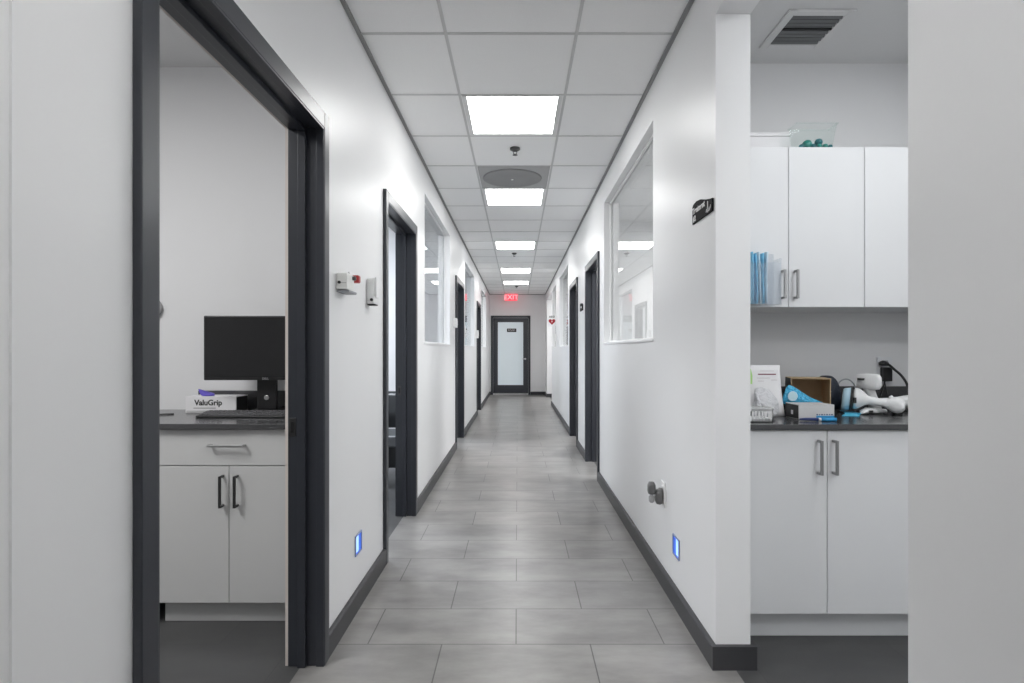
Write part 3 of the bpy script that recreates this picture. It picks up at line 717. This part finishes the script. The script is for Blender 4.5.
for i, (px, yy, r, zc, m_) in enumerate(((801.5, 2.50, .012, .013, 'teal'), (807, 2.51, .0215, .026, 'green_teal'), (813.2, 2.495, .012, .0125, 'teal'), (818.5, 2.512, .017, .038, 'teal'), (819.3, 2.497, .0125, .013, 'green_teal'), (825.2, 2.50, .0125, .015, 'green_teal'), (830.3, 2.495, .010, .0115, 'teal'), (805, 2.53, .008, .030, 'teal'))):
    bm = nb(); xc = X(px, yy)
    bmesh.ops.create_icosphere(bm, subdivisions=3, radius=r, matrix=Matrix.Translation((xc, yy, zu1+.002+zc)))
    for v in bm.verts:
        v.co += (v.co-Vector((xc, yy, zu1+.002+zc)))*random.uniform(-.05, .05)
    tag(obj('rubber_piece', bm, m_, smooth=True), 'rounded teal rubber piece inside the clear tub on the wall cabinet', 'rubber piece', 'teal pieces in the clear tub')

# ---- on the supply worktop
def zs(py, Y): return Z(py, Y)
zw = ZR+.0008
# white wire/plastic basket
bk = thing('plastic_basket', 'small white slotted plastic basket at the worktop edge by the wall end', 'basket', (.99, 2.26, zw))
kx0, kx1, ky0, ky1, kz1 = .905, X(772.5, 2.24), 2.235, 2.33, Z(408, 2.24)
bm = bxs((kx0, kx1, ky0, ky1, zw, zw+.003), (kx0, kx1, ky0, ky0+.003, kz1-.012, kz1), (kx0, kx1, ky1-.003, ky1, kz1-.012, kz1), (kx0, kx0+.003, ky0, ky1, kz1-.012, kz1), (kx1-.003, kx1, ky0, ky1, kz1-.012, kz1),
         (kx0, kx1, ky0, ky0+.003, zw, zw+.014), (kx0, kx0+.003, ky0, ky1, zw, zw+.014), (kx1-.003, kx1, ky0, ky1, zw, zw+.014), (kx0, kx1, ky1-.003, ky1, zw, zw+.014))
n = 10
for i in range(n+1):
    x = kx0+(kx1-kx0-.006)*i/n
    for y in (ky0, ky1-.003): box(bm, x, x+.006, y, y+.003, zw, kz1)
for i in range(6):
    y = ky0+(ky1-ky0-.005)*i/5
    for x in (kx0, kx1-.003): box(bm, x, x+.003, y, y+.005, zw, kz1)
obj('slotted_body', bm, 'white_pl', bk)
obj('rim', bxs((kx0-.003, kx1+.003, ky0-.004, ky0, kz1-.003, kz1+.002), (kx1, kx1+.003, ky0, ky1, kz1-.003, kz1+.002)), 'white_pl', bk)
# paper pouch
py0 = 2.42
pp = thing('paper_pouch', 'tall white paper pouch with a dark printed line standing behind the basket', 'pouch', (1.08, py0+.03, zw))
def pouch_secs(xa, xb, z0, z1, y, d0, dtop, n=9, lean=.0, taper=0):
    s = []
    for j in range(n):
        q = j/(n-1); cx_ = (xa+xb)/2+taper*q; hw = (xb-xa)/2
        dd = d0*(1-q)**.8+dtop
        s.append(((cx_, y+lean*q, z0+(z1-z0)*q), (hw*(1-.05*math.sin(q*PI)), 0, 0), (0, dd, 0)))
    return s
xa, xb = X(745, py0), X(787.5, py0)
bm = nb(); loft(bm, pouch_secs(xa, xb, zw, Z(365.5, py0), py0+.04, .032, .004, 10, .02, -.006), 28, 5)
obj('bag', bm, 'paper', pp, smooth=True)
yy = py0+.045
def front_y(q): return py0+.04+.02*q-(.032*(1-q)**.8+.004)-.0012
def pbar(px0, px1, py, h, m_, nm):
    z = Z(py, py0+.04); q = (z-zw)/(Z(365.5, py0)-zw); y = front_y(q)
    obj(nm, bxs((X(px0, y), X(px1, y), y-.0004, y+.004, z-h/2, z+h/2)), m_, pp)
pbar(758, 776, 374.3, .0045, 'print_red', 'printed_title')
for q_, (a_, b_) in ((378, (757, 770)), (381, (758, 764)), (380, (771, 777)), (371, (760, 774))): pbar(a_, b_, q_, .0018, mat('faint print', (.55,.5,.52), .6), 'printed_line')
bm = nb(); loft(bm, [((X(750, 2.40), 2.41, Z(384, 2.40)), (.012,0,0), (0,.012,0)), ((X(750.5, 2.40), 2.415, Z(376, 2.40)), (.014,0,0), (0,.008,0)), ((X(751, 2.40), 2.42, Z(369, 2.4)), (.008,0,0), (0,.003,0))], 12, 3)
tag(obj('card_packet', bm, 'lime'), 'sliver of a lime green packet beside the white paper pouch', 'packet')
bm = nb(); loft(bm, [((X(765, 2.35), 2.36, zw), (.060,0,0), (0,.018,0)), ((X(766, 2.35), 2.36, zw+.03), (.062,0,0), (0,.020,0)), ((X(768, 2.35), 2.362, zw+.07), (.052,0,.004), (0,.016,0)), ((X(766, 2.35), 2.366, zw+.105), (.044,0,-.006), (0,.010,0)), ((X(763, 2.35), 2.37, zw+.135), (.025,0,0), (0,.004,0))], 26, 2.6, .10)
tag(obj('film_wrap', bm, 'crumple', smooth=True, sub=1), 'crumpled clear-white film wrap in front of the paper pouch', 'wrap')
bm = nb(); tube(bm, [(X(752, 2.345), 2.325+.012, zw+.012), (X(758, 2.345), 2.339, zw+.06), (X(757, 2.345), 2.342, zw+.098)], [.011,.010,.006], 10)
tag(obj('pouch_strap', bm, 'crumple', smooth=True), 'thin twist of clear wrap leaning beside the basket', 'wrap')
# cardboard box lying on its side, open to the camera
cbx = thing('cardboard_box', 'open brown cardboard box lying on its side behind the blue pouch', 'box', (1.35, 2.6, zw))
cx0, cy0, cz1 = X(791, 2.54), 2.54, Z(378, 2.54)
cx1, cy1 = cx0+.165, cy0+.15
t_ = .004
rot = Matrix.Translation((cx0, cy0, 0)) @ Matrix.Rotation(math.radians(-17), 4, 'Z') @ Matrix.Translation((-cx0, -cy0, 0))
def cobj(nm, bm, m_):
    xform(bm, rot); return obj(nm, bm, m_, cbx)
cobj('carton_shell', bxs((cx0, cx1, cy1-t_, cy1, zw, cz1), (cx0, cx1, cy0, cy1-t_, zw, zw+t_), (cx0, cx1, cy0, cy1-t_, cz1-t_, cz1), (cx0, cx0+t_, cy0, cy1-t_, zw+t_, cz1-t_), (cx1-t_, cx1, cy0, cy1-t_, zw+t_, cz1-t_)), 'card')
cobj('printed_side', bxs((cx0-.0008, cx0, cy0+.004, cy1, zw+.004, cz1-.002)), 'print_dark')
bm = nb(); prism(bm, [(cx0, cy0), (cx0-.022, cy0-.030), (cx0-.020, cy0-.032), (cx0+.003, cy0-.002)], lambda u, v, d: (u, v, d), zw+.012, cz1-.03); cobj('side_flap', bm, 'print_dark')
cobj('printed_patch', bxs((cx0+.06, cx0+.10, cy1-t_-.001, cy1-t_, zw+.045, zw+.075)), mat('pink print', (.5,.12,.15), .6))
# blue pouch
bp_ = thing('blue_pouch', 'shiny blue film pouch with a white round emblem leaning in the open box', 'pouch', (1.3, 2.52, zw))
yb_ = 2.47
bm = nb(); poly = [(783.5, 402.5), (786, 393), (789, 385.5), (792.5, 384.5), (800, 389), (809, 395.5), (818, 400), (826, 402.5), (829, 405.5), (815, 405.5), (800, 406), (786, 405.5)]
# triangular pillow: outline in real size, bulging in the middle
cu_, cv_ = 797, 399
outer = [Vector((X(u, yb_), yb_+.02, Z(v, yb_))) for u, v in poly]; cen = Vector((X(cu_, yb_), yb_+.02, Z(cv_, yb_)))
rf = []; rk = []
for s_, dep in ((0, 0), (.35, .012), (.7, .018)):
    rf.append([bm.verts.new(p.lerp(cen, s_)+Vector((0, -dep*random.uniform(.75, 1.15), random.uniform(-.001,.001)))) for p in outer])
    rk.append([bm.verts.new(p.lerp(cen, s_)+Vector((0, dep*.7+(.0015 if s_ == 0 else 0), 0))) for p in outer])
n = len(outer)
for R, sgn in ((rf, 1), (rk, -1)):
    for a_ in range(2):
        for i in range(n): bm.faces.new((R[a_][i], R[a_][(i+1) % n], R[a_+1][(i+1) % n], R[a_+1][i]))
    bm.faces.new(R[2])
for i in range(n): bm.faces.new((rf[0][i], rf[0][(i+1) % n], rk[0][(i+1) % n], rk[0][i]))
obj('film', bm, 'blue_bag', bp_, smooth=True, sub=1)
bm = nb(); lathe(bm, [(.022, 0), (.022, -.0012), (.017, -.0014), (.0165, -.0002)], (X(793, yb_), yb_+.0025, Z(396.2, yb_)), 'Y', 24)
obj('emblem_ring', bm, mat('pale print', (.6,.82,.9), .4), bp_)
wc = thing('white_carton', 'long white carton with black end and blue stripe at the front of the supply worktop', 'box', (1.31, 2.34, zw))
wx0, wx1, wy0 = X(799, 2.31), X(835, 2.31), 2.31
rot = Matrix.Translation((wx0, wy0, 0)) @ Matrix.Rotation(math.radians(1.5), 4, 'Z') @ Matrix.Translation((-wx0, -wy0, 0))
bm = bxs((wx0-.0009, wx0, wy0+.004, wy0+.108, zw+.003, Z(404.8, 2.31)-.003)); xform(bm, rot); obj('black_end', bm, 'print_dark', wc)
bm = bxs((wx0-.0014, wx0-.0009, wy0+.045, wy0+.062, zw+.018, zw+.036)); xform(bm, rot); obj('white_mark', bm, 'white_print', wc)
bm = bxs((wx0, wx1, wy0, wy0+.11, zw, Z(404.8, 2.31))); xform(bm, rot); obj('box_body', bm, mat('grey white card', (.62,.62,.62), .5, noise=.05), wc, bevel=.001)
bm = bxs((wx0+.074, wx1-.001, wy0-.0006, wy0+.002, zw+.004, zw+.017)); xform(bm, rot); obj('blue_stripe', bm, 'print_blue', wc)
bm = nb()
for i, (a_, w_) in enumerate(((0, .008), (.011, .005), (.020, .009), (.032, .006), (.042, .008), (.054, .006), (.063, .008))):
    box(bm, wx0+.075+a_, wx0+.075+a_+w_*.8, wy0-.0006, wy0+.002, zw+.019, zw+.024)
xform(bm, rot); obj('printed_marks', bm, 'print_navy', wc)
# toothpaste-like tube: white cap, navy and blue body
tu = thing('marker_pen', 'navy and blue marker lying in front of the long white carton', 'pen', (1.28, 2.262, zw))
bm = nb(); tube(bm, [(X(800.5, 2.27), 2.278, zw+.007), (X(806, 2.27), 2.274, zw+.007), (X(818, 2.27), 2.268, zw+.007)], [.003, .006, .0068], 14); obj('barrel', bm, 'print_navy', tu, smooth=True)
bm = nb(); tube(bm, [(X(818, 2.27), 2.268, zw+.007), (X(820.5, 2.27), 2.267, zw+.007)], .0072, 14); obj('collar', bm, 'white_pl', tu, smooth=True)
bm = nb(); tube(bm, [(X(820.5, 2.27), 2.267, zw+.007), (X(835, 2.27), 2.262, zw+.007)], .0078, 14); obj('cap', bm, 'print_blue', tu, smooth=True)
# navy bag
bm = nb(); yv = 2.60
loft(bm, [((X(836, yv), yv+.05, zw), (.042,0,0), (0,.045,0)), ((X(836.5, yv), yv+.05, zw+.04), (.044,0,0), (0,.046,0)), ((X(836, yv), yv+.05, zw+.10), (.042,0,.003), (0,.042,0)), ((X(834, yv), yv+.05, zw+.145), (.038,0,.002), (0,.036,0)), ((X(832, yv), yv+.05, zw+.168), (.030,0,0), (0,.022,0)), ((X(832, yv), yv+.05, zw+.172), (.015,0,0), (0,.010,0))], 26, 3, .05)
nv = obj('case_bag', bm, 'navy', smooth=True, sub=1); tag(nv, 'dark navy soft bag between the cardboard box and white devices', 'bag')
for (px, py, a_) in ((829.3, 388, .008), (830, 391.5, .010), (832, 397, .006)):
    y = yv+.008; obj('light_print', bxs((X(px, y)-a_/2, X(px, y)+a_/2, y, y+.012, Z(py, y)-.003, Z(py, y)+.002)), 'white_print', nv)
# blue paper under
bm = nb(); prism(bm, [(X(834, 2.5), 2.44), (X(849, 2.5), 2.425), (X(857, 2.5), 2.47), (X(858, 2.56), 2.58), (X(847, 2.56), 2.62), (X(838, 2.56), 2.50)], lambda u, v, d: (u, v, d+(.004*math.sin(u*90))), zw+.004, zw+.006)
tag(obj('blue_tissue', bm, 'blue_paper'), 'bright blue tissue sheet lying under the white devices', 'tissue')
# grey cable loop
bm = nb(); pts = []
for i in range(15):
    t = PI*i/14; pts.append((X(846, 2.72)-.047*math.cos(t), 2.72, zw+.095+.055*math.sin(t)))
pts = [(pts[0][0], 2.72, zw+.006)]+pts+[(pts[-1][0], 2.72, zw+.006)]
tube(bm, pts, .0035, 8); tag(obj('cable_loop', bm, mat('grey cable', (.40,.42,.44), .4), smooth=True), 'thin grey cable looped upright behind the white devices', 'cable')

def V(px, py, Y): return Vector((X(px, Y), Y, Z(py, Y)))
# device 1: upright gun-shaped
Yd = 2.58
d1 = thing('handheld_scanner', 'white gun-shaped handheld device standing upright by the black plug', 'handheld device', V(870, 398, Yd))
bm = nb(); a = V(856.5, 381, Yd); b = V(881.5, 382, Yd); b = V(881.5, 382, Yd-.06); a = V(856.5, 381, Yd+.04); L = b-a; pb = Vector((.5, .866, 0))
sec = []
for q, h, dd in ((0, .028, .026), (.03, .034, .030), (.45, .037, .033), (.75, .037, .033), (.92, .035, .030), (1.0, .022, .020)):
    sec.append((a+L*q, (0, 0, h), pb*dd))
loft(bm, sec, 26, 3.4); obj('barrel', bm, 'white_pl', d1, smooth=True)
bm = nb(); loft(bm, [(V(868.5, 386, Yd), (.026,0,0), (0,.020,0)), (V(869.5, 391, Yd), (.023,0,0), (0,.019,0)), (V(871.5, 396, Yd), (.022,0,0), (0,.018,0)), (V(874, 402, Yd), (.024,0,0), (0,.020,0)), (Vector((X(876, Yd), Yd, zw)), (.026,0,0), (0,.024,0))], 22, 2.8)
obj('grip', bm, 'white_pl', d1, smooth=True)
yy = Yd-.016
obj('display', bxs((X(860, yy), X(865.5, yy), yy-.003, yy+.02, Z(380.3, yy), Z(378.2, yy))), 'print_dark', d1)
# device 2: lying, round head toward the left
Ye = 2.50
def yat(px): return 2.56-(px-842)/63*.13
d2 = thing('handheld_lamp', 'white handheld device lying down, pale blue round front with black ring', 'handheld device', V(858, 400, Ye))
def disc_secs(pts, b=(0,1,0)):
    th_ = math.radians(30); ax = Vector((math.cos(th_), -math.sin(th_), 0)); bx_ = Vector((math.sin(th_), math.cos(th_), 0))
    return [(V(px, py, yat(px)), ax*math.sin(al)*h+Vector((0,0,math.cos(al)*h)), bx_*dd) for px, py, h, dd, al in pts]
al = math.radians(6)
bm = nb(); loft(bm, disc_secs([(841.8, 399.5, .036, .036, al), (842.2, 399.3, .048, .045, al), (843.5, 399, .052, .049, al), (850, 398.6, .052, .050, al)]), 30, 2.4); obj('front_cap', bm, 'pale_blue', d2, smooth=True)
bm = nb(); loft(bm, disc_secs([(849.8, 398.6, .054, .052, al), (852, 398.5, .054, .052, al)]), 30, 2.4); obj('black_ring', bm, 'print_dark', d2)
bm = nb(); loft(bm, disc_secs([(852, 398.5, .051, .049, al), (856, 398.3, .051, .048, al), (860, 398.6, .045, .040, al), (864, 399.8, .030, .028, math.radians(14)), (868, 400.5, .018, .018, math.radians(14)), (874, 401, .0175, .018, math.radians(8)), (881, 402.5, .0175, .018, math.radians(8)), (886, 403.6, .018, .020, 0), (890, 404.5, .030, .028, 0), (895, 405, .038, .032, 0), (900, 405.3, .036, .031, 0), (904, 405.6, .026, .024, 0), (905.5, 405.6, .012, .014, 0)]), 28, 2.3)
obj('housing', bm, 'white_pl', d2, smooth=True, sub=1)
bm = nb(); loft(bm, disc_secs([(889, 398.5, .010, .010, 0), (892, 398, .013, .012, 0), (894, 399, .008, .009, 0)]), 16, 2); obj('trigger', bm, 'white_pl', d2, smooth=True)
yy = yat(855)-.043; bm = bxs((X(853.8, yy), X(856.2, yy), yy-.002, yy+.006, Z(403, yy), Z(397.6, yy)))
obj('display', bm, 'print_dark', d2)
bm = nb(); loft(bm, [(V(888, 412, Ye)+Vector((0,0,.004)), (.012,0,0), (0,.012,0)), (V(889, 413.5, Ye), (.014,0,0), (0,.014,0))], 12, 2); 
obj('foot', bxs((X(893, Ye), X(901, Ye), Ye-.012, Ye+.012, zw, Z(411, Ye))), 'print_dark', d2, bevel=.002)
# device 3: flat one behind/below
Yg = 2.52
d3 = thing('handheld_wand', 'flat white handheld device under the others with small dark window', 'handheld device', V(870, 411.6, Yg))
bm = nb(); loft(bm, [(V(858, 413.1, Yg)+Vector((0,-.02,0)), (0,.006,0), (0,0,.002)), (V(861, 411.6, Yg)+Vector((0,-.01,0)), (0,.020,0), (0,0,.008)), (V(867, 410.4, Yg), (0,.024,0), (0,0,.013)), (V(876, 410.6, Yg), (0,.022,0), (0,0,.012)), (V(885, 411.1, Yg), (0,.016,0), (0,0,.010))], 20, 2.6)
obj('housing', bm, 'white_pl', d3, smooth=True)
yy = Yg-.0245; obj('display', bxs((X(867, yy), X(873, yy), yy-.001, yy+.005, Z(412.6, yy), Z(410.5, yy))), 'print_dark', d3)
# device 4: cut by the near wall
Yh = 2.66
d4 = thing('handheld_dispenser', 'white handheld device partly hidden by the near wall edge', 'handheld device', V(908, 403, Yh))
bm = nb(); loft(bm, [(V(876, 399.5, Yh), (0,.008,0), (0,0,.006)), (V(884, 400.3, Yh), (0,.016,0), (0,0,.011)), (V(896, 401.2, Yh), (0,.024,0), (0,0,.018)), (V(905, 401.6, Yh), (0,.036,0), (0,0,.030)), (V(916, 402, Yh), (0,.042,0), (0,0,.036)), (V(928, 402, Yh), (0,.040,0), (0,0,.036)), (V(934, 402, Yh), (0,.024,0), (0,0,.022))], 24, 2.8)
obj('housing', bm, 'white_pl', d4, smooth=True, sub=1)
obj('foot', bxs((X(902, 2.63), X(925, 2.63), 2.62, 2.69, zw, zw+.012)), 'print_dark', d4, bevel=.003)

# outlet with black plug and cords on the alcove wall
yo = 2.8195
ot = thing('wall_outlet', 'grey wall outlet above the backsplash behind the black plug', 'outlet', V(884, 366, yo))
obj('cover_plate', bxs((X(876.5, yo), X(891, yo), yo-.007, yo-.0003, Z(384, yo), Z(357, yo))), mat('pale outlet', (.74,.75,.77), .5), ot, bevel=.002)
obj('socket', bxs((X(880.5, yo), X(887, yo), yo-.010, yo-.007, Z(366, yo), Z(360.5, yo))), 'grey_plate', ot, bevel=.001)
pa = thing('power_adapter', 'black block power adapter plugged into the alcove outlet with two thin leads', 'adapter', V(885, 374, 2.78))
obj('block', bxs((X(882.5, 2.79), X(892, 2.79), 2.785, 2.809, Z(381.5, 2.77), Z(367.5, 2.77))), 'black_pl', pa, bevel=.003)
bm = nb(); tube(bm, [V(885, 381, 2.785), V(883, 388, 2.78), V(880, 397, 2.76), V(878.5, 402, 2.74)], .004, 8); obj('lead', bm, 'black_pl', pa, smooth=True)
bm = nb(); tube(bm, [V(884.5, 381, 2.785), V(886, 389, 2.785), V(888, 397, 2.78), V(889, 402, 2.76)], .003, 8); obj('lead', bm, 'black_pl', pa, smooth=True)
pc = thing('power_cable', 'black power cord with plug arching from the alcove outlet to the worktop', 'cord', V(884, 363, 2.78))
bm = nb(); loft(bm, [(V(880, 363.5, 2.79), (0,.010,0), (0,0,.009)), (V(883, 363, 2.79), (0,.015,0), (0,0,.013)), (V(887.5, 364, 2.79), (0,.012,0), (0,0,.010))], 14, 3); obj('plug', bm, 'black_pl', pc, smooth=True)
ctrl = [(887, 363.6), (890.5, 366), (895, 370), (900, 374.2), (904, 379), (906.8, 384), (908, 390), (908.5, 398), (911, 404.5)]
pts = [V(px, py, 2.785-.012*i) for i, (px, py) in enumerate(ctrl)]
def cat(pts, n=5):
    out = []
    for i in range(len(pts)-1):
        p0, p1, p2, p3 = pts[max(i-1, 0)], pts[i], pts[i+1], pts[min(i+2, len(pts)-1)]
        for k in range(n):
            t = k/n; out.append(.5*((2*p1)+(p2-p0)*t+(2*p0-5*p1+4*p2-p3)*t*t+(3*p1-p0-3*p2+p3)*t**3))
    return out+[pts[-1]]
bm = nb(); tube(bm, cat(pts), .0062, 8); obj('cable', bm, 'black_pl', pc, smooth=True)

# ------------------------------------------------------------ unseen area lamps added to light the rooms
def area(name, x, y, w, h, p, col=(1,1,1), z=None):
    l = bpy.data.lights.new(name, 'AREA'); l.shape = 'RECTANGLE'; l.size = w; l.size_y = h; l.energy = p; l.color = col
    o = bpy.data.objects.new(name, l); C.objects.link(o); o.location = (x, y, z or ZC-.02); return o
area('office_fill', -2.2, .9, .6, 1.2, 45)
area('office_fill', -1.9, 4.6, .6, .6, 60, (.86,.92,1))  # cool fill added so the room shows bright through door and glazing
area('office_fill', -2.0, 8.0, .6, .6, 60, (.82,.9,1))
area('office_fill', -2.0, 12.0, .6, .6, 60, (.9,.95,1))
area('alcove_fill', 1.9, -.5, .4, .6, 26, (.96,.985,1))  # unseen fill added to brighten the alcove cabinets
area('alcove_fill', 1.6, 1.65, .3, .3, 9, (.96,.985,1))  # small added fill for the alcove ceiling and back wall
area('office_fill', 2.0, 4.6, .6, .6, 70)  # fill added so the room shows bright behind the glazing
area('office_fill', 2.0, 8.2, .6, .6, 60)
area('office_fill', 2.0, 10.8, .6, .6, 30)
area('hall_fill', 1.8, 12.9, .6, .6, 40)  # unseen fill added to brighten the corridor end wall

w = bpy.data.worlds.new('world'); bpy.context.scene.world = w; w.use_nodes = True
w.node_tree.nodes['Background'].inputs[0].default_value = (.5,.5,.5,1); w.node_tree.nodes['Background'].inputs[1].default_value = .2

# ------------------------------------------------------------ camera
cam = bpy.data.cameras.new('camera'); co = bpy.data.objects.new('camera', cam); C.objects.link(co)
co.location = (0, 0, EYE); co.rotation_euler = (PI/2, 0, 0)
cam.sensor_width = 36; cam.sensor_fit = 'HORIZONTAL'; cam.lens = F/1024*36
cam.shift_x = -(VX-512)/1024; cam.shift_y = (VY-341.5)/1024
cam.clip_start = .02
sc = bpy.context.scene; sc.camera = co
vs = sc.view_settings; vs.view_transform = 'Standard'; vs.look = 'None'; vs.gamma = 1; vs.exposure = .08; vs.use_curve_mapping = False
sc.cycles.max_bounces = 12; sc.cycles.diffuse_bounces = 6; sc.cycles.transparent_max_bounces = 16
sc.cycles.caustics_reflective = False; sc.cycles.caustics_refractive = False
sc.cycles.sample_clamp_indirect = 6
sc.cycles.use_denoising = True
